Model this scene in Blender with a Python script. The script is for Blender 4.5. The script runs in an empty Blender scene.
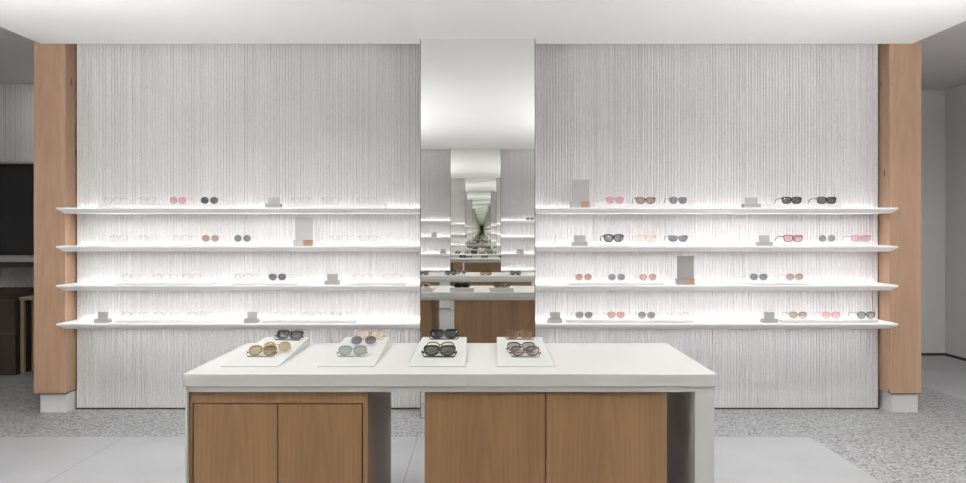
import bpy, bmesh, math, random
from mathutils import Vector, Matrix
random.seed(7)
S = bpy.context.scene
COL = S.collection
F, CX, CY, H = 700.0, 482.0, 230.0, 1.36


def X(px, d): return (px - CX) * d / F
def Z(py, d): return H - (py - CY) * d / F


# ------------------------------------------------------------------ materials
def new_mat(name):
    m = bpy.data.materials.new(name)
    m.use_nodes = True
    nt = m.node_tree
    nt.nodes.clear()
    out = nt.nodes.new('ShaderNodeOutputMaterial')
    return m, nt, out


def N(nt, kind, **kw):
    n = nt.nodes.new(kind)
    for k, v in kw.items():
        setattr(n, k, v)
    return n


def L(nt, a, b): nt.links.new(a, b)


def plain(name, col, rough=0.5, metal=0.0, noise=0.0, bump=0.0, scale=30.0, coat=0.0):
    m, nt, out = new_mat(name)
    b = N(nt, 'ShaderNodeBsdfPrincipled')
    b.inputs['Base Color'].default_value = (*col, 1)
    b.inputs['Roughness'].default_value = rough
    b.inputs['Metallic'].default_value = metal
    if coat:
        b.inputs['Coat Weight'].default_value = coat
    L(nt, b.outputs[0], out.inputs[0])
    tc = N(nt, 'ShaderNodeTexCoord')
    nz = N(nt, 'ShaderNodeTexNoise')
    nz.inputs['Scale'].default_value = scale
    nz.inputs['Detail'].default_value = 4
    L(nt, tc.outputs['Object'], nz.inputs['Vector'])
    if noise:
        mx = N(nt, 'ShaderNodeMix', data_type='RGBA')
        mx.inputs['A'].default_value = (*[c * (1 - noise) for c in col], 1)
        mx.inputs['B'].default_value = (*[min(1, c * (1 + noise)) for c in col], 1)
        L(nt, nz.outputs['Fac'], mx.inputs['Factor'])
        L(nt, mx.outputs['Result'], b.inputs['Base Color'])
    if bump:
        bp = N(nt, 'ShaderNodeBump')
        bp.inputs['Strength'].default_value = bump
        bp.inputs['Distance'].default_value = 0.002
        L(nt, nz.outputs['Fac'], bp.inputs['Height'])
        L(nt, bp.outputs[0], b.inputs['Normal'])
    return m


def wood(name, dark, mid, light, stave=0.085, knots=True, rough=0.45, streak=1.0):
    """oak veneer, grain running along z"""
    m, nt, out = new_mat(name)
    b = N(nt, 'ShaderNodeBsdfPrincipled')
    b.inputs['Roughness'].default_value = rough
    L(nt, b.outputs[0], out.inputs[0])
    tc = N(nt, 'ShaderNodeTexCoord')
    mp = N(nt, 'ShaderNodeMapping')
    mp.inputs['Scale'].default_value = (9, 9, 0.9)
    L(nt, tc.outputs['Object'], mp.inputs['Vector'])
    n1 = N(nt, 'ShaderNodeTexNoise')
    n1.inputs['Scale'].default_value = 1.6
    n1.inputs['Detail'].default_value = 5
    n1.inputs['Distortion'].default_value = 1.1
    L(nt, mp.outputs[0], n1.inputs['Vector'])
    mp2 = N(nt, 'ShaderNodeMapping')
    mp2.inputs['Scale'].default_value = (130, 130, 3.0)
    L(nt, tc.outputs['Object'], mp2.inputs['Vector'])
    n2 = N(nt, 'ShaderNodeTexNoise')
    n2.inputs['Scale'].default_value = 1.0
    n2.inputs['Detail'].default_value = 3
    L(nt, mp2.outputs[0], n2.inputs['Vector'])
    # cathedral rings
    mp3 = N(nt, 'ShaderNodeMapping')
    mp3.inputs['Scale'].default_value = (7, 7, 0.55)
    L(nt, tc.outputs['Object'], mp3.inputs['Vector'])
    wv = N(nt, 'ShaderNodeTexWave', wave_type='RINGS', rings_direction='SPHERICAL')
    wv.inputs['Scale'].default_value = 2.2
    wv.inputs['Distortion'].default_value = 3.5
    wv.inputs['Detail'].default_value = 3
    L(nt, mp3.outputs[0], wv.inputs['Vector'])
    # staves
    mp4 = N(nt, 'ShaderNodeMapping')
    mp4.inputs['Scale'].default_value = (1 / stave, 1 / stave, 0.001)
    L(nt, tc.outputs['Object'], mp4.inputs['Vector'])
    sn = N(nt, 'ShaderNodeVectorMath', operation='FLOOR')
    L(nt, mp4.outputs[0], sn.inputs[0])
    wn = N(nt, 'ShaderNodeTexWhiteNoise', noise_dimensions='3D')
    L(nt, sn.outputs[0], wn.inputs['Vector'])

    def madd(a, ka, bsock=None, kb=0.0):
        q = N(nt, 'ShaderNodeMath', operation='MULTIPLY')
        L(nt, a, q.inputs[0]); q.inputs[1].default_value = ka
        if bsock is None:
            return q.outputs[0]
        r = N(nt, 'ShaderNodeMath', operation='ADD')
        L(nt, q.outputs[0], r.inputs[0]); L(nt, bsock, r.inputs[1])
        return r.outputs[0]
    f = madd(n1.outputs['Fac'], 0.42)
    f = madd(n2.outputs['Fac'], 0.34 * streak, f)
    f = madd(wv.outputs['Fac'], (0.08 if knots else .13) * streak, f)
    f = madd(wn.outputs['Value'], 0.16, f)
    cr = N(nt, 'ShaderNodeValToRGB')
    cr.color_ramp.elements[0].position = 0.25
    cr.color_ramp.elements[0].color = (*dark, 1)
    cr.color_ramp.elements[1].position = 0.85
    cr.color_ramp.elements[1].color = (*light, 1)
    e = cr.color_ramp.elements.new(0.55)
    e.color = (*mid, 1)
    L(nt, f, cr.inputs[0])
    colsock = cr.outputs[0]
    if knots:
        mp5 = N(nt, 'ShaderNodeMapping')
        mp5.inputs['Scale'].default_value = (5.0, 5.0, 1.7)
        L(nt, tc.outputs['Object'], mp5.inputs['Vector'])
        vo = N(nt, 'ShaderNodeTexVoronoi')
        vo.inputs['Scale'].default_value = 1.6
        L(nt, mp5.outputs[0], vo.inputs['Vector'])
        kr = N(nt, 'ShaderNodeValToRGB')
        kr.color_ramp.elements[0].position = 0.05
        kr.color_ramp.elements[0].color = (1, 1, 1, 1)
        kr.color_ramp.elements[1].position = 0.11
        kr.color_ramp.elements[1].color = (0, 0, 0, 1)
        L(nt, vo.outputs['Distance'], kr.inputs[0])
        mx = N(nt, 'ShaderNodeMix', data_type='RGBA')
        L(nt, kr.outputs[0], mx.inputs['Factor'])
        L(nt, colsock, mx.inputs['A'])
        mx.inputs['B'].default_value = (dark[0] * .35, dark[1] * .3, dark[2] * .3, 1)
        colsock = mx.outputs['Result']
    L(nt, colsock, b.inputs['Base Color'])
    bp = N(nt, 'ShaderNodeBump')
    bp.inputs['Strength'].default_value = 0.12
    bp.inputs['Distance'].default_value = 0.001
    L(nt, n2.outputs['Fac'], bp.inputs['Height'])
    L(nt, bp.outputs[0], b.inputs['Normal'])
    return m


def emission(name, col, strength):
    m, nt, out = new_mat(name)
    e = N(nt, 'ShaderNodeEmission')
    e.inputs[0].default_value = (*col, 1)
    e.inputs[1].default_value = strength
    L(nt, e.outputs[0], out.inputs[0])
    return m


def tinted(name, col, gloss=0.07, body=0.0, bodycol=(.8, .8, .8), rough=0.03):
    """thin tinted plastic or glass: transmits col per surface, reflects a little"""
    m, nt, out = new_mat(name)
    t = N(nt, 'ShaderNodeBsdfTransparent')
    t.inputs[0].default_value = (*col, 1)
    g = N(nt, 'ShaderNodeBsdfGlossy')
    g.inputs['Roughness'].default_value = rough
    g.inputs['Color'].default_value = (.95, .95, .95, 1)
    sock = t.outputs[0]
    if body:
        d = N(nt, 'ShaderNodeBsdfDiffuse')
        d.inputs[0].default_value = (*bodycol, 1)
        mb = N(nt, 'ShaderNodeMixShader')
        mb.inputs[0].default_value = body
        L(nt, sock, mb.inputs[1]); L(nt, d.outputs[0], mb.inputs[2])
        sock = mb.outputs[0]
    mx = N(nt, 'ShaderNodeMixShader')
    mx.inputs[0].default_value = gloss
    L(nt, sock, mx.inputs[1]); L(nt, g.outputs[0], mx.inputs[2])
    L(nt, mx.outputs[0], out.inputs[0])
    return m


def plaster(name, col):
    """combed plaster: pits and drag marks on top of the modelled ribs"""
    m, nt, out = new_mat(name)
    b = N(nt, 'ShaderNodeBsdfPrincipled')
    b.inputs['Roughness'].default_value = 0.85
    L(nt, b.outputs[0], out.inputs[0])
    tc = N(nt, 'ShaderNodeTexCoord')
    n1 = N(nt, 'ShaderNodeTexNoise')
    n1.inputs['Scale'].default_value = 95
    n1.inputs['Detail'].default_value = 5
    n1.inputs['Roughness'].default_value = 0.65
    L(nt, tc.outputs['Object'], n1.inputs['Vector'])
    n2 = N(nt, 'ShaderNodeTexNoise')
    n2.inputs['Scale'].default_value = 2.2
    n2.inputs['Detail'].default_value = 3
    L(nt, tc.outputs['Object'], n2.inputs['Vector'])
    mx = N(nt, 'ShaderNodeMix', data_type='RGBA')
    mx.inputs['A'].default_value = (*[c * .93 for c in col], 1)
    mx.inputs['B'].default_value = (*[min(1, c * 1.05) for c in col], 1)
    L(nt, n2.outputs['Fac'], mx.inputs['Factor'])
    cr = N(nt, 'ShaderNodeValToRGB')
    cr.color_ramp.elements[0].position = 0.30
    cr.color_ramp.elements[0].color = (0.80, .795, .79, 1)
    cr.color_ramp.elements[1].position = 0.48
    cr.color_ramp.elements[1].color = (1, 1, 1, 1)
    L(nt, n1.outputs['Fac'], cr.inputs[0])
    mu = N(nt, 'ShaderNodeMix', data_type='RGBA', blend_type='MULTIPLY')
    mu.inputs['Factor'].default_value = 1
    L(nt, mx.outputs['Result'], mu.inputs['A']); L(nt, cr.outputs[0], mu.inputs['B'])
    L(nt, mu.outputs['Result'], b.inputs['Base Color'])
    bp = N(nt, 'ShaderNodeBump')
    bp.inputs['Strength'].default_value = 0.35
    bp.inputs['Distance'].default_value = 0.006
    L(nt, n1.outputs['Fac'], bp.inputs['Height'])
    L(nt, bp.outputs[0], b.inputs['Normal'])
    return m


def floor_material():
    m, nt, out = new_mat('stone_floor')
    b = N(nt, 'ShaderNodeBsdfPrincipled')
    L(nt, b.outputs[0], out.inputs[0])
    geo = N(nt, 'ShaderNodeNewGeometry')
    pos = geo.outputs['Position']
    sep = N(nt, 'ShaderNodeSeparateXYZ')
    L(nt, pos, sep.inputs[0])

    def cmp(sock, op, v):
        q = N(nt, 'ShaderNodeMath', operation=op)
        L(nt, sock, q.inputs[0]); q.inputs[1].default_value = v
        return q.outputs[0]

    def mul(a, c):
        q = N(nt, 'ShaderNodeMath', operation='MULTIPLY')
        L(nt, a, q.inputs[0]); L(nt, c, q.inputs[1])
        return q.outputs[0]

    def mxm(a, c):
        q = N(nt, 'ShaderNodeMath', operation='MAXIMUM')
        L(nt, a, q.inputs[0]); L(nt, c, q.inputs[1])
        return q.outputs[0]
    pale = mul(cmp(sep.outputs[0], 'LESS_THAN', 2.155), cmp(sep.outputs[1], 'LESS_THAN', 4.60))
    pale = mxm(pale, cmp(sep.outputs[0], 'GREATER_THAN', 3.85))
    pale = mxm(pale, mul(cmp(sep.outputs[0], 'LESS_THAN', -3.2), cmp(sep.outputs[1], 'GREATER_THAN', 6.35)))
    # polished pale concrete
    n1 = N(nt, 'ShaderNodeTexNoise'); n1.inputs['Scale'].default_value = 1.7; n1.inputs['Detail'].default_value = 7
    L(nt, pos, n1.inputs['Vector'])
    c1 = N(nt, 'ShaderNodeValToRGB')
    c1.color_ramp.elements[0].position = .3; c1.color_ramp.elements[0].color = (.28, .28, .282, 1)
    c1.color_ramp.elements[1].position = .7; c1.color_ramp.elements[1].color = (.335, .335, .338, 1)
    L(nt, n1.outputs['Fac'], c1.inputs[0])
    # saw-cut joints

    def joint(sock, at, w=0.003):
        a = cmp(sock, 'SUBTRACT', at)
        q = N(nt, 'ShaderNodeMath', operation='ABSOLUTE'); L(nt, a, q.inputs[0])
        return cmp(q.outputs[0], 'LESS_THAN', w)
    js = joint(sep.outputs[0], -0.423)
    for at in (-2.35,):
        js = mxm(js, joint(sep.outputs[0], at))
    js = mxm(js, joint(sep.outputs[1], 3.05))
    mj = N(nt, 'ShaderNodeMix', data_type='RGBA')
    L(nt, js, mj.inputs['Factor']); L(nt, c1.outputs[0], mj.inputs['A'])
    mj.inputs['B'].default_value = (.19, .19, .19, 1)
    # terrazzo
    v1 = N(nt, 'ShaderNodeTexVoronoi'); v1.inputs['Scale'].default_value = 85
    L(nt, pos, v1.inputs['Vector'])
    sc = N(nt, 'ShaderNodeSeparateColor'); L(nt, v1.outputs['Color'], sc.inputs[0])
    c2 = N(nt, 'ShaderNodeValToRGB')
    c2.color_ramp.interpolation = 'CONSTANT'
    c2.color_ramp.elements[0].position = 0; c2.color_ramp.elements[0].color = (.11, .11, .11, 1)
    c2.color_ramp.elements[1].position = .16; c2.color_ramp.elements[1].color = (.30, .295, .29, 1)
    e = c2.color_ramp.elements.new(.5); e.color = (.36, .355, .35, 1)
    e = c2.color_ramp.elements.new(.8); e.color = (.46, .457, .45, 1)
    L(nt, sc.outputs[0], c2.inputs[0])
    n3 = N(nt, 'ShaderNodeTexNoise'); n3.inputs['Scale'].default_value = 160
    L(nt, pos, n3.inputs['Vector'])
    c3 = N(nt, 'ShaderNodeMix', data_type='RGBA', blend_type='MULTIPLY')
    c3.inputs['Factor'].default_value = .6
    L(nt, c2.outputs[0], c3.inputs['A']); L(nt, n3.outputs['Color'], c3.inputs['B'])
    br = N(nt, 'ShaderNodeBrightContrast'); br.inputs['Bright'].default_value = .0
    hs = N(nt, 'ShaderNodeHueSaturation'); hs.inputs['Saturation'].default_value = .12
    L(nt, c3.outputs['Result'], hs.inputs['Color'])
    L(nt, hs.outputs[0], br.inputs[0])
    mx = N(nt, 'ShaderNodeMix', data_type='RGBA')
    L(nt, pale, mx.inputs['Factor']); L(nt, br.outputs[0], mx.inputs['A']); L(nt, mj.outputs['Result'], mx.inputs['B'])
    L(nt, mx.outputs['Result'], b.inputs['Base Color'])
    b.inputs['Roughness'].default_value = 0.42
    b.inputs['Specular IOR Level'].default_value = 0.35
    return m


M = {}
M['ceiling'] = plain('white_ceiling_paint', (.93, .925, .915), .9)
M['wall'] = plain('grey_wall_paint', (.60, .58, .575), .9)
M['black_trim_shade'] = plain('black_trim_gap_shade', (.03, .028, .026), .9)  # black of the baseboards; also paints shade into open gaps
M['plaster'] = plaster('combed_plaster', (.67, .653, .648))
M['oak'] = wood('oak_cladding', (.27, .158, .092), (.345, .216, .137), (.415, .28, .188))
M['oak_shaded'] = wood('oak_shaded_veneer', (.165, .088, .036), (.215, .120, .052), (.265, .152, .071), knots=False, streak=.9)  # same oak as the pillars, darkened to hold the cabinets' shade
M['floor'] = floor_material()
M['plinth'] = plain('painted_plinth', (.60, .60, .59), .6)
M['white'] = plain('white_solid_surface', (.525, .515, .49), .35)
M['shelf'] = plain('white_lacquer', (.88, .87, .86), .4)
M['tray'] = plain('frosted_acrylic', (.50, .505, .475), .45)
M['riser'] = tinted('frosted_clear_acrylic', (.96, .96, .96), .03, .55, (.9, .9, .89), .3)
_nt = M['riser'].node_tree
_d = [n for n in _nt.nodes if n.type == 'BSDF_DIFFUSE'][0]
_t = _nt.nodes.new('ShaderNodeBsdfTranslucent'); _t.inputs[0].default_value = (.92, .92, .92, 1)
_a = _nt.nodes.new('ShaderNodeMixShader'); _a.inputs[0].default_value = .6
_to = _d.outputs[0].links[0].to_socket
L(_nt, _d.outputs[0], _a.inputs[1]); L(_nt, _t.outputs[0], _a.inputs[2]); L(_nt, _a.outputs[0], _to)
M['mirror'] = plain('mirror_silver', (.93, .935, .915), .0, 1.0)
M['edge'] = plain('dark_metal_edge', (.10, .09, .085), .4, .6)
M['stone'] = plain('grey_card_stone', (.31, .30, .295), .7, noise=.05)
M['panel_grey'] = plain('grey_panel', (.37, .36, .35), .55)
M['panel_dark'] = plain('taupe_panel', (.25, .235, .23), .55)
M['panel_pale'] = plain('pale_grey_panel', (.45, .45, .435), .55)
M['block'] = plain('walnut_block', (.30, .185, .12), .5, noise=.2)
M['led'] = emission('led_strip', (1.0, .985, .99), 6.0)
M['led_under'] = emission('under_shelf_led', (.97, .985, 1.0), 27.0)
M['lamp'] = emission('lamp_diffuser', (1.0, .95, .88), 4.0)
M['trim'] = plain('white_trim_ring', (.85, .85, .85), .5)
M['black'] = plain('black_glass', (.008, .008, .008), .6)
M['dark_wood'] = wood('dark_stained_wood', (.022, .014, .01), (.034, .021, .014), (.046, .029, .019), knots=False)
M['tan_wood'] = wood('tan_wood', (.25, .18, .11), (.32, .23, .15), (.38, .28, .18), knots=False)
M['ledge'] = plain('grey_ledge', (.42, .40, .38), .5)


# ------------------------------------------------------------------ mesh helpers
def link(name, bm, mat, parent=None, smooth=False):
    me = bpy.data.meshes.new(name)
    bmesh.ops.recalc_face_normals(bm, faces=bm.faces)
    bm.to_mesh(me); bm.free()
    if smooth:
        for p in me.polygons:
            p.use_smooth = True
    me.materials.append(mat)
    o = bpy.data.objects.new(name, me)
    COL.objects.link(o)
    if parent is not None:
        o.parent = parent
    return o


def box(bm, x0, x1, y0, y1, z0, z1, bevel=0.0, seg=2):
    r = bmesh.ops.create_cube(bm, size=1.0)
    vs = r['verts']
    for v in vs:
        v.co = Vector((x0 + (v.co.x + .5) * (x1 - x0), y0 + (v.co.y + .5) * (y1 - y0), z0 + (v.co.z + .5) * (z1 - z0)))
    if bevel:
        es = list({e for v in vs for e in v.link_edges})
        bmesh.ops.bevel(bm, geom=es, offset=bevel, segments=seg, profile=.5, affect='EDGES')


def boxobj(name, ext, mat, parent=None, bevel=0.0):
    bm = bmesh.new()
    box(bm, *ext, bevel=bevel)
    return link(name, bm, mat, parent)


def struct(name, bm, mat):
    o = link(name, bm, mat)
    o['kind'] = 'structure'
    return o


def sbox(name, ext, mat):
    bm = bmesh.new(); box(bm, *ext)
    return struct(name, bm, mat)


def tag(o, label, cat, group=None):
    o['label'] = label; o['category'] = cat
    if group:
        o['group'] = group
    return o


def thing(name, label, cat, loc=(0, 0, 0), rz=0.0, group=None):
    o = bpy.data.objects.new(name, None)
    COL.objects.link(o)
    o.empty_display_size = .05
    o.location = loc; o.rotation_euler = (0, 0, rz)
    return tag(o, label, cat, group)


def tube(bm, pts, rad, nseg=8, flat=1.0):
    """swept tube; rad is a number or a list; flat squashes the section sideways"""
    pts = [Vector(p) for p in pts]
    rings = []
    for i, p in enumerate(pts):
        a = pts[max(0, i - 1)]; c = pts[min(len(pts) - 1, i + 1)]
        t = (c - a).normalized()
        up = Vector((0, 0, 1)) if abs(t.z) < .9 else Vector((0, 1, 0))
        s = t.cross(up).normalized()
        u = s.cross(t).normalized()
        r = rad[i] if isinstance(rad, (list, tuple)) else rad
        rings.append([bm.verts.new(p + s * math.cos(2 * math.pi * k / nseg) * r * flat + u * math.sin(2 * math.pi * k / nseg) * r) for k in range(nseg)])
    for a, c in zip(rings, rings[1:]):
        for k in range(nseg):
            bm.faces.new((a[k], a[(k + 1) % nseg], c[(k + 1) % nseg], c[k]))
    bm.faces.new(rings[0][::-1]); bm.faces.new(rings[-1])


def prism(bm, prof, x0, x1):
    """profile in (y, z), extruded along x"""
    a = [bm.verts.new((x0, y, z)) for y, z in prof]
    c = [bm.verts.new((x1, y, z)) for y, z in prof]
    n = len(prof)
    bm.faces.new(a); bm.faces.new(c[::-1])
    for i in range(n):
        bm.faces.new((a[i], c[i], c[(i + 1) % n], a[(i + 1) % n]))


# ------------------------------------------------------------------ the room
YW = 5.318           # face of the ribbed wall
YM = 5.055           # face of the mirror and of the shelf noses
YP = 5.19            # face of the oak pillars
YO = -1.67           # the mirror on the opposite wall
MID = (YM + YO) / 2
CEIL = 2.74


def flip(y): return 2 * MID - y


sbox('floor', (-6.6, 6.4, -2.2, 8.2, -.1, 0), M['floor'])
sbox('ceiling', (-6.6, 6.4, -2.2, 8.2, 2.88, 2.98), M['wall'])
bm = bmesh.new(); box(bm, X(41, YP), X(912, YP), -1.9, YP, CEIL, 2.879)
struct('ceiling_soffit', bm, M['ceiling'])
bm = bmesh.new(); box(bm, -3.10, 3.04, YW + .045, YW + .35, 0, 2.879)
struct('wall_back', bm, M['black_trim_shade'])  # coloured dark so the gaps beside the ribbed panels look shaded
sbox('wall_front', (-6.5, 6.3, -2.15, flip(YW + .045), 0, 2.879), M['wall'])
sbox('wall_left', (-6.55, -6.4, -2.15, 8.1, 0, 2.879), M['wall'])
sbox('wall_right', (5.03, 5.2, -2.15, 8.1, 0, 2.879), M['wall'])
bm = bmesh.new(); box(bm, 3.0, 5.03, 7.6, 7.75, 0, 2.879)
struct('wall_far_right', bm, M['wall'])
sbox('baseboard_far', (3.0, 5.03, 7.585, 7.6, 0, .025), M['black_trim_shade'])
sbox('baseboard_right', (5.015, 5.03, -2.0, 7.585, 0, .025), M['black_trim_shade'])
sbox('wall_partition', (2.9, 3.0, YW + .35, 7.75, 0, 2.879), M['wall'])
sbox('wall_partition_left', (-3.1, -3.0, YW + .35, 7.75, 0, 2.879), M['wall'])


def ribbed(name, x0, x1, face, back, z0, z1, pitch=0.0225):
    """combed wall panel: every rib modelled, long drag wobble along its height"""
    bm = bmesh.new()
    n = max(1, round((x1 - x0) / pitch))
    p = (x1 - x0) / n
    dirn = 1 if back > face else -1
    zs = [z0 + (z1 - z0) * i / 36 for i in range(37)]
    prof = [(0.0, .013), (.12, .013), (.22, .002), (.5, 0.0), (.78, .002), (.88, .013)]
    cols = []
    for i in range(n):
        j = random.uniform(-.6, -.1)
        for (u, d) in prof:
            x = x0 + p * (i + u)
            col = []
            for k, zz in enumerate(zs):
                w = 0 if (i == 0 and u == 0) else random.uniform(-.0006, .0006)
                dd = max(0.0, d * (1 + j) + (random.uniform(-.0006, .0006)))
                col.append(bm.verts.new((x + w, face + dirn * dd, zz)))
            cols.append(col)
    cols.append([bm.verts.new((x1, face + dirn * .013, zz)) for zz in zs])
    for a, c in zip(cols, cols[1:]):
        for k in range(len(zs) - 1):
            bm.faces.new((a[k], c[k], c[k + 1], a[k + 1]))
    b = [bm.verts.new((x, back, zz)) for x in (x0, x1) for zz in (z0, z1)]
    bm.faces.new((b[0], b[1], b[3], b[2]))
    bm.faces.new([c[0] for c in cols] + [b[2], b[0]])
    bm.faces.new([c[-1] for c in cols] + [b[3], b[1]])
    bm.faces.new(cols[0] + [b[1], b[0]])
    bm.faces.new(cols[-1] + [b[3], b[2]])
    o = struct(name, bm, M['plaster'])
    return o


ML, MR = X(420, YM), X(535.3, YM)
ribbed('wall_back_left', X(76.3, YW), ML + .01, YW, YW + .045, .010, 2.87)
ribbed('wall_back_right', MR - .01, X(878.6, YW), YW, YW + .045, .010, 2.87)
sbox('baseboard_back_left', (X(76.3, YW), ML, YW - .010, YW + .03, 0, .0095), M['black_trim_shade'])
sbox('baseboard_back_right', (MR, X(878.6, YW), YW - .010, YW + .03, 0, .0095), M['black_trim_shade'])
OL, OR = -.535, .32
ribbed('wall_front_left', -3.05, OL + .01, flip(YW), flip(YW + .045), .016, 2.73)
ribbed('wall_front_right', OR - .01, 3.02, flip(YW), flip(YW + .045), .016, 2.73)

# oak pillars on painted plinths
PIN_L, POUT_L = -3.091, X(33.7, YP)
PIN_R, POUT_R = 3.021, X(921.5, YP)
for (a, c, lab) in ((POUT_L, PIN_L, 'oak clad pillar on a grey plinth at the left end of the shelves'),
                    (PIN_R, POUT_R, 'oak clad pillar on a grey plinth at the right end of the shelves')):
    t = thing('oak_pillar', lab, 'pillar', ((a + c) / 2, YP + .1, 0))
    t['kind'] = 'thing'
    w = (c - a) / 2
    boxobj('cladding', (-w, w, -.1, .26, Z(393.5, YP), 2.879), M['oak'], t, bevel=.002)
    boxobj('plinth', (-w + .03, w - .008, -.07, .24, 0, Z(393.5, YP) - .012), M['plinth'], t)
    boxobj('painted_gap_shade', (-w + .035, w - .015, -.06, .23, Z(393.5, YP) - .012, Z(393.5, YP)), M['black_trim_shade'], t)  # dark block painted as the shade between plinth and cladding


def mirror(lab, x0, x1, face, back, z1):
    s = 1 if back > face else -1
    t = thing('wall_mirror', lab, 'mirror', ((x0 + x1) / 2, face, 0))
    w = (x1 - x0) / 2

    def bx(nm, xa, xb, ya, yb, za, zb, m):
        y0, y1 = sorted((s * ya, s * yb))
        return boxobj(nm, (xa, xb, y0, y1, za, zb), m, t)
    bx('mirror_glass', -w + .005, w - .005, 0, .006, .004, z1, M['mirror'])
    bx('mirror_box', -w, w, .006, abs(back - face), 0, z1, M['shelf'])
    bm = bmesh.new()
    for xa, xb in ((-w, -w + .005), (w - .005, w)):
        y0, y1 = sorted((s * -.002, s * .006))
        box(bm, xa, xb, y0, y1, 0, z1)
    y0, y1 = sorted((s * -.002, s * .006))
    box(bm, -w + .005, w - .005, y0, y1, 0, .004)
    link('edge_trim', bm, M['edge'], t)
    return t


mirror('tall floor to ceiling mirror between the two ribbed walls', ML, MR, YM, YW + .04, CEIL - .001)
mirror('tall mirror on the opposite wall, seen only inside the nearer mirror', OL, OR, YO, flip(YW + .04), CEIL - .001)

# ------------------------------------------------------------------ shelves
NOSE = (1.516, 1.238, .955, .677)
SHELF_TOP = [z + .006 for z in NOSE]
RANK = ('top', 'second', 'third', 'bottom')


def shelf(x0, x1, zt, face, wallface, lab, group, chl, chr_):
    s = 1 if wallface > face else -1
    D = abs(wallface - face)
    t = thing('display_shelf', lab, 'shelf', ((x0 + x1) / 2, face, zt), 0, group)
    w = (x1 - x0) / 2
    ch, nose, th = .036, .011, .041
    cl = ch if chl else 0
    cr = ch if chr_ else 0
    bm = bmesh.new()
    lv = []
    mid = nose + (th - nose) * .8
    for (z, ins, f) in ((0, 0, 0), (-nose, 0, 0), (-mid, ch * .8, .8)):
        lv.append([bm.verts.new((-w + cl * f, s * ins, z)), bm.verts.new((w - cr * f, s * ins, z)),
                   bm.verts.new((w - cr * f, s * (D - .020), z)), bm.verts.new((-w + cl * f, s * (D - .020), z))])
    bm.faces.new(lv[0]); bm.faces.new(lv[2][::-1])
    for a, c in zip(lv, lv[1:]):
        for k in range(4):
            bm.faces.new((a[k], a[(k + 1) % 4], c[(k + 1) % 4], c[k]))
    for ya, yb in ((ch * .8, D - .097), (D - .083, D - .020)):
        f2 = 1 if ya < .1 else .8
        a = []
        for (z, ff, ia) in ((-mid, .8, 0), (-th, 1, ch * .2 if ya < .1 else 0)):
            a.append([bm.verts.new((-w + cl * ff, s * (ya + ia), z)), bm.verts.new((w - cr * ff, s * (ya + ia), z)),
                      bm.verts.new((w - cr * ff, s * yb, z)), bm.verts.new((-w + cl * ff, s * yb, z))])
        bm.faces.new(a[0]); bm.faces.new(a[1][::-1])
        for k in range(4):
            bm.faces.new((a[0][k], a[0][(k + 1) % 4], a[1][(k + 1) % 4], a[1][k]))
    link('board', bm, M['shelf'], t)
    xl, xr = -w + (.03 if chl else .004), w - (.03 if chr_ else .004)
    y0, y1 = sorted((s * (D - .020), s * (D + .001)))
    boxobj('wall_rail', (xl, xr, y0, y1, -th, -.012), M['shelf'], t)
    y0, y1 = sorted((s * (D - .017), s * (D - .003)))
    boxobj('light_strip', (xl, xr, y0, y1, -.012, -.001), M['led'], t)
    y0, y1 = sorted((s * (D - .096), s * (D - .084)))
    boxobj('light_strip', (xl + .03, xr - .03, y0, y1, -mid - .001, -mid + .0002), M['led_under'], t)
    return t


SXL = (X(56, YM), ML - .004)
SXR = (MR + .004, X(898.5, YM))
for i, zt in enumerate(SHELF_TOP):
    shelf(*SXL, zt, YM, YW, f'{RANK[i]} white lit shelf to the left of the tall mirror' if i in (0, 3) else f'{RANK[i]} white lit shelf from the top, left of the tall mirror', 'wall shelves', True, False)
    shelf(*SXR, zt, YM, YW, f'{RANK[i]} white lit shelf to the right of the tall mirror' if i in (0, 3) else f'{RANK[i]} white lit shelf from the top, right of the tall mirror', 'wall shelves', False, True)
    shelf(-3.03, OL - .004, zt, YO, flip(YW), f'{RANK[i]} lit shelf reflected at the left inside the tall mirror', 'reflected wall shelves', True, False)
    shelf(OR + .004, 3.0, zt, YO, flip(YW), f'{RANK[i]} lit shelf reflected at the right inside the tall mirror', 'reflected wall shelves', False, True)

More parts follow.
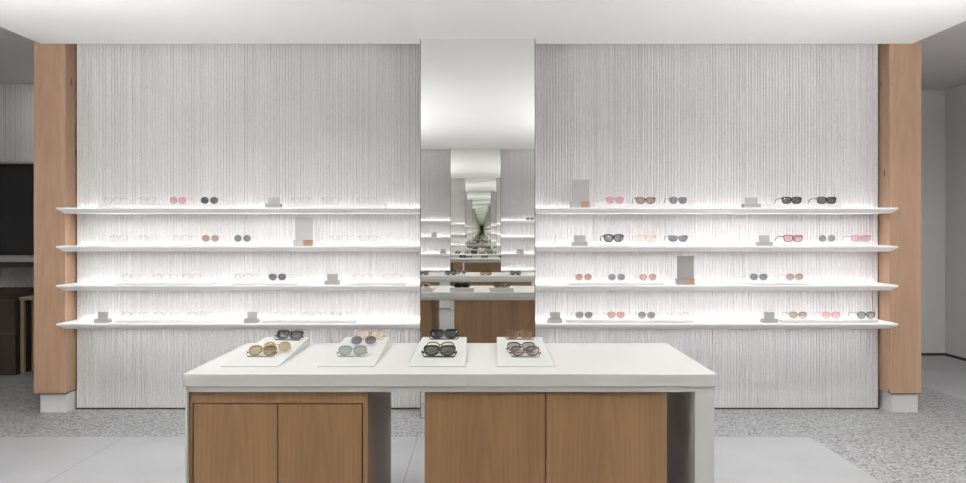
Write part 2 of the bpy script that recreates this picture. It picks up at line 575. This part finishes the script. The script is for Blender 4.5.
# ------------------------------------------------------------------ eyewear
LENS = {
    'dark': tinted('dark_grey_lens', (.42, .42, .43), .06),
    'grey': tinted('grey_lens', (.55, .56, .58), .05),
    'greygreen': tinted('grey_green_lens', (.60, .625, .605), .05),
    'pink': tinted('pink_lens', (.92, .73, .74), .04),
    'rose': tinted('rose_brown_lens', (.75, .62, .59), .05),
    'brown': tinted('brown_lens', (.78, .66, .60), .05),
    'taupe': tinted('taupe_lens', (.73, .67, .64), .05),
    'peach': tinted('peach_lens', (.985, .93, .885), .04),
    'clear': tinted('clear_lens', (.985, .985, .985), .025),
    'gold': tinted('olive_gold_lens', (.64, .57, .42), .04),
    'green': tinted('dark_green_lens', (.40, .43, .36), .05),
    'black': tinted('black_lens', (.22, .22, .23), .06),
}
FRAME = {
    'black': plain('black_acetate', (.018, .018, .02), .25),
    'darkgrey': plain('dark_grey_acetate', (.09, .09, .095), .3),
    'steel': plain('steel_wire', (.42, .42, .43), .3, .7),
    'greyclear': tinted('smoky_clear_acetate', (.62, .63, .66), .06, .12, (.45, .45, .48)),
    'clear': tinted('clear_acetate', (.955, .957, .96), .05, .06, (.62, .63, .65)),
    'yellowclear': tinted('champagne_acetate', (.93, .90, .82), .06, .15, (.75, .70, .58)),
    'pink': tinted('pink_acetate', (.94, .83, .82), .06, .2, (.80, .60, .60)),
    'peach': tinted('peach_acetate', (.97, .88, .82), .06, .2, (.85, .64, .54)),
    'tort': plain('tortoise_acetate', (.06, .032, .018), .25, noise=.6, scale=90),
    'amber': plain('amber_tortoise_acetate', (.13, .055, .025), .25, noise=.5, scale=90),
    'goldwire': plain('gold_wire', (.25, .17, .09), .5, .2),
    'rosewire': plain('rose_wire', (.42, .27, .24), .35, .6),
    'cream': plain('cream_acetate', (.40, .31, .20), .4),
    'plum': plain('dark_plum_acetate', (.10, .035, .04), .3),
}
SHAPES = {  # half width, half height, squareness, top widening, outer lift, spacing, rim
    'round': (.0265, .0240, 2.0, .02, .000, .0665, .0022),
    'panto': (.0275, .0235, 2.25, .12, .002, .0670, .0032),
    'square': (.0305, .0215, 3.0, .13, .003, .0710, .0048),
    'bold': (.0300, .0225, 2.5, .16, .006, .0715, .0062),
    'cat': (.0300, .0205, 2.4, .14, .010, .0715, .0042),
}


def outline(shape, off, side, n=28):
    a, b, sq, wid, lift, sep, rim = SHAPES[shape]
    a += off; b += off
    pts = []
    for k in range(n):
        t = 2 * math.pi * k / n
        c, s = math.cos(t), math.sin(t)
        x = a * math.copysign(abs(c) ** (2 / sq), c)
        z = b * math.copysign(abs(s) ** (2 / sq), s)
        x *= 1 + wid * z / b
        if x > 0 and z > 0:
            z += lift * (x / a) ** 2 * (z / b)
        pts.append((side * (sep / 2 + x), z))
    return pts


def eyeglasses(label, cat, loc, shape, lens, frame, rz=0.0, folded=False, group=None, scale=1.0, flat=0.0, name='eyeglasses'):
    """origin under the lenses; open pairs stand on rims and temple tips, folded pairs lean back with the arms lying in front"""
    a, b, sq, wid, lift, sep, rim = SHAPES[shape]
    root = thing(name, label, cat, loc, rz, group)
    root.scale = (scale,) * 3
    fm, lm = FRAME[frame], LENS[lens]
    zc = b + rim                      # lens centre above the ground
    up = 1
    if folded:
        zc = b + rim + .006
    tilt = flat
    ct, st = math.cos(tilt), math.sin(tilt)

    def place(x, y, z):
        """lens plane coordinates to root coordinates; tilt leans the top away from the viewer"""
        z = zc + up * z
        return Vector((x, y * ct + z * st, z * ct - y * st))
    th = .0042 if rim > .003 else .0026
    n = 28
    bm = bmesh.new()
    for side in (-1, 1):
        o = outline(shape, rim, side, n); i = outline(shape, 0, side, n)
        rings = [[bm.verts.new(place(x, y, z)) for x, z in src] for src, y in
                 ((o, -th / 2), (i, -th / 2), (i, th / 2), (o, th / 2))]
        for q in range(4):
            r0, r1 = rings[q], rings[(q + 1) % 4]
            for k in range(n):
                bm.faces.new((r0[k], r0[(k + 1) % n], r1[(k + 1) % n], r1[k]))
    # bridge and end pieces
    gap = sep / 2 - a
    bz = b * .35
    tube(bm, [place(gap * 1.15 * u, 0, bz + .004 * (1 - u * u)) for u in (-1, -.5, 0, .5, 1)], rim * .75, 6)
    hx = sep / 2 + a * (1 + wid * .5) + rim
    hz = -b * .5 if folded else b * .52 + lift * .6
    for side in (-1, 1):
        tube(bm, [place(side * (hx - .004), 0, hz), place(side * (hx + .002), .002 * up, hz), place(side * (hx + .003), .006 * up if not folded else -.006, hz)], rim * .8, 6)
    link('front_frame', bm, fm, root, smooth=False)
    for side in (-1, 1):
        bm = bmesh.new()
        i = outline(shape, .0002, side, n)
        c0 = sep / 2 * side
        fr = [bm.verts.new(place(x, -.0008, z)) for x, z in i]
        frm = [bm.verts.new(place(c0 + (x - c0) * .55, -.0026, z * .55)) for x, z in i]
        cf = bm.verts.new(place(c0, -.0032, 0))
        bk = [bm.verts.new(place(x, .0008, z)) for x, z in i]
        bkm = [bm.verts.new(place(c0 + (x - c0) * .55, -.0010, z * .55)) for x, z in i]
        cb = bm.verts.new(place(c0, -.0016, 0))
        for k in range(n):
            k1 = (k + 1) % n
            bm.faces.new((fr[k], fr[k1], frm[k1], frm[k])); bm.faces.new((frm[k], frm[k1], cf))
            bm.faces.new((bk[k], bk[k1], bkm[k1], bkm[k])); bm.faces.new((bkm[k], bkm[k1], cb))
            bm.faces.new((fr[k], fr[k1], bk[k1], bk[k]))
        link('lens', bm, lm, root, smooth=True)
    r = rim * (.45 if folded else .7)
    if folded:
        hx -= .004
    for side in (-1, 1):
        bm = bmesh.new()
        if not folded:
            h = zc + hz
            x = side * (hx + .003)
            pts = [(x, .004, h), (x * .995, .035, h), (x * .985, .070, h), (x * .97, .092, h - .001), (x * .955, .108, h - .008),
                   (x * .94, .122, h * .45), (x * .93, .132, r + .0003)]
            tube(bm, pts, [r, r, r, r, r * 1.1, r * 1.2, r], 6, .7)
        else:
            x = side * hx
            low = r + .0003
            yy = -.004 - (.004 if side > 0 else 0)
            pts = [place(side * (hx + .003), -.004, hz), Vector((side * (hx + .002), yy * .5, (low + (zc + hz) * ct) * .5)), Vector((x * .96, yy, low))]
            for u in (.5, 0, -.4, -.7, -.9):
                pts.append(Vector((x * u, yy - .004 * (.96 - u) / 1.9, low)))
            tube(bm, pts, r, 6, .8)
        link('temple', bm, fm, root, smooth=True)
    return root


def riser(x0, x1, y0, y1, z, h, label, group):
    t = boxobj('display_riser', (-(x1 - x0) / 2, (x1 - x0) / 2, 0, y1 - y0, 0, h), M['riser'], None, bevel=.003)
    t.location = ((x0 + x1) / 2, y0, z)
    return tag(t, label, 'display riser', group)


def stand(px0, px1, shelf_i, label, big=None, face=YM, s=1, group='grey display stands'):
    """low block holding an upright panel; the big ones have a wooden end to the block"""
    d = 5.10
    zt = SHELF_TOP[shelf_i]
    xa, xb = (X(px0, d), X(px1, d)) if s > 0 else (px0, px1)
    y = (d if s > 0 else flip(d))
    t = thing('display_stand', label, 'display stand', ((xa + xb) / 2, y, zt), 0, group)
    w = (xb - xa) / 2

    def bx(nm, x0, x1, ya, yb, z0, z1, m, bv=.0015):
        y0, y1 = sorted((s * ya, s * yb))
        return boxobj(nm, (x0, x1, y0, y1, z0, z1), m, t, bevel=bv)
    if big:
        bh, ph, wb = .044, .165, .065
        bx('base', -w, w - wb, 0, .055, 0, bh, M[big])
        bx('wood_block', w - wb, w, 0, .055, 0, bh, M['block'])
        bx('panel', -w + .010, w, .028, .034, bh, bh + ph, M[big])
    else:
        bh, ph = .030, .047
        bx('base', -w, w, 0, .055, 0, bh, M['stone'])
        bx('panel', -w + .018, w - .014, .026, .033, bh, bh + ph, M['panel_grey'])
    return t


RH = .028
YR0, YR1 = 5.092, 5.272
GY = 5.115
ORD = ('first', 'second', 'third', 'fourth', 'fifth', 'sixth', 'seventh', 'eighth', 'ninth')
SN = ('top', 'second', 'third', 'bottom')

risers = {
    ('L', 0): [(98, 228), (287, 384)], ('L', 1): [(99, 262), (316, 411)],
    ('L', 2): [(113, 212), (231, 296), (346, 405)], ('L', 3): [(113, 214), (262, 357)],
    ('R', 0): [(594, 693), (770, 842)], ('R', 1): [(592, 694), (776, 877)],
    ('R', 2): [(569, 664), (738, 809)], ('R', 3): [(567, 694), (782, 878)],
}
C = ('clear', 'clear', 'panto', 'clear rimmed spectacles')
pairs = {
    ('L', 0): [(113, *C), (147, *C), (178, 'pink', 'rosewire', 'round', 'round pink sunglasses'),
               (209.5, 'dark', 'darkgrey', 'round', 'round dark grey sunglasses'),
               (301, *C), (331, *C), (366, *C)],
    ('L', 1): [(119, *C), (148, *C), (182, *C), (210.5, 'rose', 'rosewire', 'round', 'round rose brown sunglasses'),
               (242.5, 'grey', 'steel', 'round', 'round grey sunglasses'), (339, *C), (368, *C)],
    ('L', 2): [(131, *C), (162, *C), (192, *C), (244, 'clear', 'yellowclear', 'panto', 'champagne rimmed clear spectacles'),
               (277.5, 'dark', 'steel', 'panto', 'dark grey sunglasses'), (362, *C), (392, *C)],
    ('L', 3): [(131, *C), (163, *C), (197, *C), (283, *C), (312, *C), (340, *C)],
    ('R', 0): [(615, 'pink', 'pink', 'panto', 'pale pink sunglasses'), (645.5, 'rose', 'tort', 'cat', 'brown rimmed rose sunglasses'),
               (678, 'grey', 'greyclear', 'panto', 'smoky grey sunglasses'),
               (791.5, 'dark', 'black', 'square', 'black sunglasses'), (826.5, 'dark', 'black', 'square', 'black sunglasses')],
    ('R', 1): [(613.5, 'grey', 'black', 'bold', 'thick rimmed black glasses'), (646, 'peach', 'peach', 'square', 'peach rimmed spectacles'),
               (678, 'grey', 'greyclear', 'cat', 'smoky grey winged sunglasses'),
               (793, 'pink', 'plum', 'square', 'dark rimmed pink sunglasses'), (827, 'greygreen', 'steel', 'round', 'round grey green sunglasses'),
               (861, 'pink', 'pink', 'square', 'pale pink sunglasses')],
    ('R', 2): [(583.5, 'rose', 'rosewire', 'round', 'round reddish sunglasses'), (616.5, 'grey', 'steel', 'round', 'round grey sunglasses'),
               (648, 'brown', 'rosewire', 'round', 'round brown sunglasses'),
               (758.5, 'grey', 'steel', 'panto', 'grey sunglasses'), (794.5, 'taupe', 'rosewire', 'panto', 'taupe pink sunglasses')],
    ('R', 3): [(584, 'grey', 'steel', 'panto', 'grey sunglasses'), (616, 'brown', 'rosewire', 'panto', 'rosy brown sunglasses'),
               (646.5, 'grey', 'darkgrey', 'round', 'round dark rimmed grey sunglasses'), (680, 'clear', 'cream', 'round', 'cream rimmed clear spectacles'),
               (798, 'taupe', 'goldwire', 'panto', 'gold brown sunglasses'), (831, 'pink', 'pink', 'panto', 'pale pink sunglasses'),
               (866, 'greygreen', 'black', 'panto', 'dark grey green sunglasses')],
}
for (side, i), lst in pairs.items():
    wall = 'left' if side == 'L' else 'right'
    for k, (px, lens, frame, shape, look) in enumerate(lst):
        ref = 'pillar' if side == 'L' else 'mirror'
        lab = f'{look} on the {SN[i]} {wall} shelf, {ORD[k]} pair from the {ref}'
        cat = 'sunglasses' if 'sunglasses' in look else 'glasses'
        eyeglasses(lab, cat, (X(px, GY), GY, SHELF_TOP[i] + RH), shape, lens, frame,
                   random.uniform(-.06, .06), group=f'glasses on the {SN[i]} {wall} shelf',
                   name='sunglasses' if cat == 'sunglasses' else 'spectacles')
for (side, i), lst in risers.items():
    wall = 'left' if side == 'L' else 'right'
    for k, (a, c) in enumerate(lst):
        ref = 'pillar' if side == 'L' else 'mirror'
        n = {2: ('nearer the ' + ref, 'farther from the ' + ref), 3: ('nearest the pillar', 'middle of three', 'nearest the mirror')}[len(lst)][k]
        riser(X(a, YR0), X(c, YR0), YR0, YR1, SHELF_TOP[i], RH, f'low white riser under glasses on the {SN[i]} {wall} shelf, {n}', 'white shelf risers')

stand(265, 280, 0, 'small grey stand on the top left shelf')
stand(293, 312, 1, 'tall grey panel with reddish wooden block end on the second left shelf', 'panel_pale')
stand(324, 339, 2, 'small grey stand on the third left shelf')
stand(93.5, 108, 3, 'small grey stand on the bottom left shelf, close to the pillar')
stand(243.5, 258, 3, 'small grey stand midway along the bottom left shelf')
stand(571, 590, 0, 'tall grey panel with wooden block end on the top right shelf', 'panel_grey')
stand(744, 761, 0, 'small grey stand between glasses on the top right shelf')
stand(572, 588, 1, 'small grey stand near the mirror on the second right shelf')
stand(758, 773, 1, 'small grey stand left of the dark rimmed pink sunglasses')
stand(677, 695, 2, 'tall taupe panel with wooden block end on the third right shelf', 'panel_dark')
stand(548, 562.5, 3, 'small grey stand at the mirror end of the bottom right shelf')
stand(763, 778, 3, 'small grey stand left of the gold brown sunglasses, bottom right shelf')

# the few things the mirror shows on the opposite shelves
RG = 'things reflected in the tall mirror'
DV = 2 * YM - flip(5.10)
stand(X(434, DV) - .055, X(434, DV) + .055, 1, 'small stand reflected in the mirror on the second shelf at left', None, s=-1, group=RG)
stand(X(443, DV) - .055, X(443, DV) + .055, 2, 'small stand reflected in the mirror on the third shelf at left', None, s=-1, group=RG)
stand(X(520, DV) - .07, X(520, DV) + .07, 2, 'small wide stand reflected in the mirror on the third shelf at right', None, s=-1, group=RG)
for px, i, lens, frame, lab in ((424, 1, 'clear', 'greyclear', 'smoky spectacles reflected in the mirror on the second shelf at left'),
                                (427, 2, 'clear', 'greyclear', 'smoky spectacles reflected in the mirror on the third shelf at left'),
                                (514, 0, 'clear', 'steel', 'clear spectacles reflected in the mirror on the top shelf, nearer its centre'),
                                (530, 0, 'grey', 'steel', 'grey glasses reflected in the mirror on the top shelf, at its right edge')):
    d = 2 * YM - flip(GY)
    eyeglasses(lab, 'glasses', (X(px, d), flip(GY), SHELF_TOP[i]), 'panto', lens, frame, math.pi, group=RG, name='spectacles')


# ------------------------------------------------------------------ the display tables
TX0, TX1 = X(182.5, 2.818), X(717.5, 2.818)
TT = .78
GAP = .0045


def display_table(y0, where, gl, sx=0.0):
    """y0: front edge; returns nothing. Worktop with its end legs is one thing, each cabinet another"""
    y1 = y0 + .775
    made = []
    t = thing('display_counter', f'white display counter top with a slab end leg{where}', 'counter', ((TX0 + TX1) / 2, (y0 + y1) / 2, 0), 0, gl)
    made.append(t)
    ox, oy = -(TX0 + TX1) / 2, -(y0 + y1) / 2
    boxobj('countertop', (TX0 + ox, TX1 + ox, y0 + oy, y1 + oy, .728, TT), M['white'], t, bevel=.003)
    lx0, lx1 = X(695, 2.826), X(714.5, 2.826)
    boxobj('under_rail', (TX0 + .008 + ox, lx0 + ox, y0 + .008 + oy, y1 - .008 + oy, .706, .728), M['white'], t)
    boxobj('leg', (lx0 + ox, lx1 + ox, y0 + .008 + oy, y1 - .008 + oy, 0, .728), M['white'], t, bevel=.001)
    boxobj('leg', (TX0 + .008 + ox, TX0 + .016 + ox, y0 + .008 + oy, y1 - .008 + oy, 0, .706), M['white'], t)
    yf = y0 + .022
    yb = y1 - .022
    ct = .7045

    def cabinet(xa, xb, lab, inset):
        c = thing('oak_cabinet', lab, 'cabinet', ((xa + xb) / 2, yf, 0), 0, gl)
        made.append(c)
        w = (xb - xa) / 2
        dp = yb - yf
        if inset:
            bm = bmesh.new()
            box(bm, -w, w, .02, dp, 0.0, ct)
            box(bm, -w, w, 0, .02, .658, ct)
            box(bm, -w, -w + .014, 0, .02, 0, .658)
            box(bm, w - .019, w, 0, .02, 0, .658)
            box(bm, -w + .014, w - .019, 0, .02, 0, .05)
            link('carcass', bm, M['oak_shaded'], c)
            xl, xr, zt, zb = -w + .014 + GAP, w - .019 - GAP, .658 - GAP, .05 + GAP
        else:
            bm = bmesh.new()
            box(bm, -w + .002, w - .002, .022, dp, 0.0, ct)
            link('carcass', bm, M['oak_shaded'], c)
            xl, xr, zt, zb = -w, w, ct - .004, .02
        m = (xl + xr) / 2
        for (a, b2) in ((xl, m - GAP / 2), (m + GAP / 2, xr)):
            bm = bmesh.new()
            box(bm, -(b2 - a) / 2, (b2 - a) / 2, 0, .0199, zb, zt, bevel=.0008, seg=1)
            d = link('door', bm, M['oak_shaded'], c)
            d.location = ((a + b2) / 2, .001, 0)
        # dark sheet painting the shade in the gaps around the doors
        boxobj('painted_door_gap', (xl - GAP + .001, xr + GAP - .001, .0195, .0225, zb - .002, zt + .0028), M['black_trim_shade'], c) if inset else \
            boxobj('painted_door_gap', (xl + .004, xr - .004, .0205, .0225, zb, ct), M['black_trim_shade'], c)
        return c
    cabinet(TX0 + .0165, -.464, f'narrower oak cabinet with framed inset doors{where}', True)
    cabinet(X(424.5, 2.84), X(667, 2.84), f'wider oak cabinet with two flush doors{where}', False)
    for o in made:
        o.location.x += sx


display_table(2.818, ' of the near counter', None)
display_table(.508, ' of the counter seen only in the mirror', None, -.12)
for o in list(COL.objects):
    if o.name.startswith('display_counter'):
        o['label'] = ('white display counter with a slab end leg, carrying the trays of sunglasses' if o.location.y > 2
                      else 'white display counter behind the viewer, seen only in the mirror')

# trays of eyewear on the near counter
TY0, TY1 = 2.965, 3.545
TZ0, TZ1 = .004, .038


def tray_z(y): return TT + TZ0 + (TZ1 - TZ0) * (y - TY0) / (TY1 - TY0)


slope = math.atan((TZ1 - TZ0) / (TY1 - TY0))
TRX = (-.985, -.578, -.190, .187)
TN = ('leftmost of four', 'second from the left', 'third from the left', 'rightmost of four')
for x, n in zip(TRX, TN):
    bm = bmesh.new()
    lv = []
    wf, wb = .122, .112
    a = [bm.verts.new(p) for p in ((-wf, 0, 0), (wf, 0, 0), (wb, TY1 - TY0, 0), (-wb, TY1 - TY0, 0))]
    c = [bm.verts.new(p) for p in ((-wf, 0, TZ0), (wf, 0, TZ0), (wb, TY1 - TY0, TZ1), (-wb, TY1 - TY0, TZ1))]
    bm.faces.new(a[::-1]); bm.faces.new(c)
    for k in range(4):
        bm.faces.new((a[k], a[(k + 1) % 4], c[(k + 1) % 4], c[k]))
    bmesh.ops.bevel(bm, geom=list(bm.edges), offset=.0012, segments=1, affect='EDGES')
    o = link('display_tray', bm, M['tray'])
    o.location = (x, TY0, TT)
    tag(o, f'sloping pale tray of sunglasses on the white counter, {n}', 'tray', 'sloping trays on the counter')

TP = [  # tray, dx, y, shape, lens, frame, rz, label
    (0, -.005, 3.130, 'panto', 'gold', 'tort', -.10, 'tortoiseshell sunglasses at the front of the leftmost counter tray'),
    (0, .040, 3.215, 'round', 'gold', 'goldwire', .12, 'round olive gold sunglasses in the middle of the leftmost counter tray'),
    (0, .020, 3.475, 'square', 'black', 'black', -.22, 'black sunglasses at the back of the leftmost counter tray'),
    (1, -.005, 3.130, 'panto', 'greygreen', 'greyclear', .0, 'grey rimmed sunglasses at the front of the second counter tray'),
    (1, .010, 3.345, 'round', 'dark', 'steel', .05, 'round dark lensed sunglasses in the middle of the second counter tray'),
    (1, .020, 3.480, 'square', 'peach', 'peach', .0, 'pale peach glasses at the back of the second counter tray'),
    (2, -.002, 3.125, 'bold', 'green', 'black', -.04, 'black framed dark green sunglasses at the front of the third counter tray'),
    (2, -.002, 3.205, 'panto', 'peach', 'tort', .0, 'thin brown peach lensed glasses in the middle of the third counter tray'),
    (2, .0, 3.490, 'bold', 'black', 'black', .0, 'black sunglasses at the back of the third counter tray'),
    (3, .006, 3.125, 'panto', 'taupe', 'tort', -.05, 'brown framed sunglasses at the front of the rightmost counter tray'),
    (3, -.006, 3.205, 'panto', 'greygreen', 'black', .0, 'black framed grey green sunglasses in the middle of the rightmost counter tray'),
    (3, .0, 3.490, 'square', 'peach', 'amber', -.05, 'amber tortoiseshell glasses at the back of the rightmost counter tray'),
]
for k, dx, y, shape, lens, frame, rz, lab in TP:
    o = eyeglasses(lab, 'sunglasses' if 'sunglasses' in lab else 'glasses', (TRX[k] + dx, y, tray_z(y) + .0005), shape, lens, frame, rz, True,
                   'folded glasses on the counter trays', flat=.85, name='sunglasses' if 'sunglasses' in lab else 'spectacles')
    o.rotation_euler.x = slope

for x, y, shape, lens, frame, lab in (
        (-.76, 1.12, 'square', 'dark', 'black', 'black sunglasses on the reflected counter, far left in the mirror'),
        (-.40, 1.15, 'bold', 'dark', 'black', 'thick black sunglasses on the reflected counter, left of centre in the mirror'),
        (-.27, 1.02, 'panto', 'grey', 'steel', 'grey sunglasses on the reflected counter, beside the thick black pair'),
        (.05, 1.12, 'square', 'rose', 'tort', 'brown sunglasses on the reflected counter, centre of the mirror'),
        (.43, 1.15, 'square', 'dark', 'black', 'black sunglasses on the reflected counter, right side of the mirror')):
    eyeglasses(lab, 'sunglasses', (x, y, TT + .0005), shape, lens, frame, math.pi, True, RG, flat=.5, name='sunglasses')

# ------------------------------------------------------------------ the room seen past the left pillar
FW = 7.27
ribbed('wall_far_left', -5.6, -3.1, FW, FW + .05, 1.02, 2.879, .026)
ribbed('wall_far_lower', -5.6, -3.1, FW, FW + .05, .0, 1.0, .026)
sbox('wall_far', (-6.4, -3.1, FW + .05, FW + .2, 0, 2.879), M['wall'])
o = boxobj('black_board', (-1.2, 1.2, -.03, 0, 0, Z(164, FW - .03) - Z(255, FW - .03)), M['black'])
o.location = (-4.4, FW - .002, Z(255, FW - .03))
o['kind'] = 'thing'
tag(o, 'glossy black panel on the far wall past the left pillar', 'panel')
bmx = bmesh.new(); box(bmx, -1.2, 1.2, -.045, 0, 0, .022)
o = link('picture_ledge', bmx, M['ledge']); o.location = (-4.4, FW, Z(163.8, FW - .03))
tag(o, 'thin pale ledge along the top of the black panel', 'ledge')
t = thing('wall_counter', 'grey topped counter ledge below the black panel', 'counter', (-4.4, FW, 0))
boxobj('ledge_top', (-1.2, 1.2, -.40, 0, Z(262, 6.87), Z(262, 6.87) + .05), M['ledge'], t)
boxobj('fascia', (-1.2, 1.2, -.37, -.0, Z(262, 6.87) - .06, Z(262, 6.87)), M['dark_wood'], t)
boxobj('end_support', (-1.2, -1.14, -.37, 0, 0, Z(262, 6.87) - .06), M['dark_wood'], t)
boxobj('end_support', (1.14, 1.2, -.37, 0, 0, Z(262, 6.87) - .06), M['dark_wood'], t)
# dark cabinet and the desk beside it
d = 6.55
t = thing('dark_cabinet', 'dark brown wooden cabinet past the left pillar', 'cabinet', (X(-6, d), d, 0))
bm = bmesh.new()
prism(bm, [(0, 0), (.30, 0), (.30, .80), (.02, .76), (0, .74)], -.29, X(17, d) - X(-6, d) - .01)
link('carcass', bm, M['dark_wood'], t)
boxobj('drawer', (-.27, X(16, d) - X(-6, d), -.012, 0, .42, .70), M['dark_wood'], t)
boxobj('drawer', (-.27, X(16, d) - X(-6, d), -.012, 0, .10, .39), M['dark_wood'], t)
d = 6.6
t = thing('side_desk', 'small tan wooden desk with slim legs, half behind the left pillar', 'desk', (X(30, d), d, 0))
x0, x1 = X(20.5, d) - X(30, d), .45
boxobj('desktop', (x0 - .008, x1, -.01, .2, .70, .725), M['tan_wood'], t)
for xa, ya in ((x0, 0), (x1 - .03, 0), (x0, .16), (x1 - .03, .16)):
    boxobj('leg', (xa, xa + .03, ya, ya + .03, 0, .70), M['tan_wood'], t)
boxobj('back_panel', (x0 + .03, x1 - .03, .165, .175, .04, .70), M['dark_wood'], t)

# ------------------------------------------------------------------ light
def area(name, loc, size, power, col=(.985, .992, 1.0), rot=(0, 0, 0), spread=math.pi, shape='DISK', sy=None, parent=None):
    l = bpy.data.lights.new(name, 'AREA')
    l.shape = shape; l.size = size
    if sy:
        l.size_y = sy
    l.energy = power; l.color = col; l.spread = spread
    o = bpy.data.objects.new(name, l)
    COL.objects.link(o)
    o.location = loc; o.rotation_euler = rot
    if parent is not None:
        o.parent = parent
    return o


def downlight(x, y, z, power, lab, spread=2.6, group='recessed downlights'):
    t = thing('unseen_downlight', lab, 'ceiling light', (x, y, z), 0, group)
    bm = bmesh.new()
    n = 32
    rs = [[bm.verts.new((r * math.cos(2 * math.pi * k / n), r * math.sin(2 * math.pi * k / n), zz)) for k in range(n)]
          for r, zz in ((.062, 0), (.062, -.004), (.050, -.004), (.050, 0))]
    for q in range(4):
        for k in range(n):
            bm.faces.new((rs[q][k], rs[q][(k + 1) % n], rs[(q + 1) % 4][(k + 1) % n], rs[(q + 1) % 4][k]))
    link('trim_ring', bm, M['trim'], t)
    bm = bmesh.new()
    bmesh.ops.create_circle(bm, cap_ends=True, segments=32, radius=.050)
    bmesh.ops.translate(bm, verts=bm.verts, vec=(0, 0, -.001))
    r = bmesh.ops.extrude_face_region(bm, geom=list(bm.faces))
    bmesh.ops.translate(bm, verts=[v for v in r['geom'] if isinstance(v, bmesh.types.BMVert)], vec=(0, 0, -.001))
    link('diffuser', bm, M['lamp'], t)
    area('unseen_downlight_lamp', (0, 0, -.006), .09, power, spread=spread, parent=t)


P_DOWN = 6.5  # both ceiling rows are added out of view to brighten the room
for j, (y, row) in enumerate(((4.02, 'row nearest the mirror'), (-.7, 'row by the opposite wall'))):
    for i, (x, c) in enumerate(((-2.45, 'far left'), (-1.25, 'inner left'), (1.25, 'inner right'), (2.45, 'far right'))):
        downlight(x, y, CEIL, (P_DOWN if y > 0 else 1.5), f'added unseen downlight in the white ceiling, {row}, {c}')
for sx, c in ((-1, 'left'), (1, 'right')):  # uplights added out of view because the ceiling came out too dark
    t = thing('added_uplight', f'added unseen uplight brightening the ceiling, hung to the {c} of the near counter', 'added uplight', (sx * 2.6, 1.8, 2.0), 0, 'added uplights')
    bm = bmesh.new()
    for e in ((-.05, .05, -1.1, 1.1, -.05, -.045), (-.05, -.045, -1.1, 1.1, -.045, 0), (.045, .05, -1.1, 1.1, -.045, 0),
              (-.045, .045, -1.1, -1.095, -.045, 0), (-.045, .045, 1.095, 1.1, -.045, 0)):
        box(bm, *e)
    link('housing', bm, M['trim'], t)
    boxobj('diffuser', (-.044, .044, -1.094, 1.094, -.012, -.008), M['lamp'], t)
    for yy in (-.9, .9):
        bm = bmesh.new()
        tube(bm, [(0, yy, -.008), (0, yy, CEIL - 2.0)], .002, 6)
        link('wire', bm, M['edge'], t)
    area('added_uplight_lamp', (0, 0, -.004), .08, 178, rot=(math.pi, 0, 0), shape='RECTANGLE', sy=2.15, parent=t)
# wash on the far left wall, and an added unseen lamp brightening the right hand room
downlight(-4.1, 7.12, 2.88, 5.5, 'recessed downlight washing the far wall past the left pillar', math.pi)
downlight(4.2, 5.2, 2.88, 15, 'added unseen downlight in the room past the right pillar', 2.8)

w = bpy.data.worlds.new('world')
S.world = w
w.use_nodes = True
w.node_tree.nodes['Background'].inputs[0].default_value = (.9, .93, 1, 1)
w.node_tree.nodes['Background'].inputs[1].default_value = .2

# ------------------------------------------------------------------ camera
cam = bpy.data.cameras.new('camera')
cam.sensor_fit = 'HORIZONTAL'
cam.sensor_width = 36
cam.lens = 36 * F / 966
cam.shift_x = (483 - CX) / 966
cam.shift_y = -(241.5 - CY) / 966
cam.clip_start = .05
co = bpy.data.objects.new('camera', cam)
COL.objects.link(co)
co.location = (0, 0, H)
co.rotation_euler = (math.pi / 2, 0, 0)
S.camera = co

S.view_settings.view_transform = 'Standard'
S.view_settings.look = 'None'
S.view_settings.gamma = 1
S.view_settings.use_curve_mapping = False
S.view_settings.exposure = 0.54
c = S.cycles
c.max_bounces = 56
c.diffuse_bounces = 6
c.glossy_bounces = 48
c.transmission_bounces = 8
c.transparent_max_bounces = 40
c.sample_clamp_indirect = 6
c.caustics_reflective = True
c.use_denoising = True
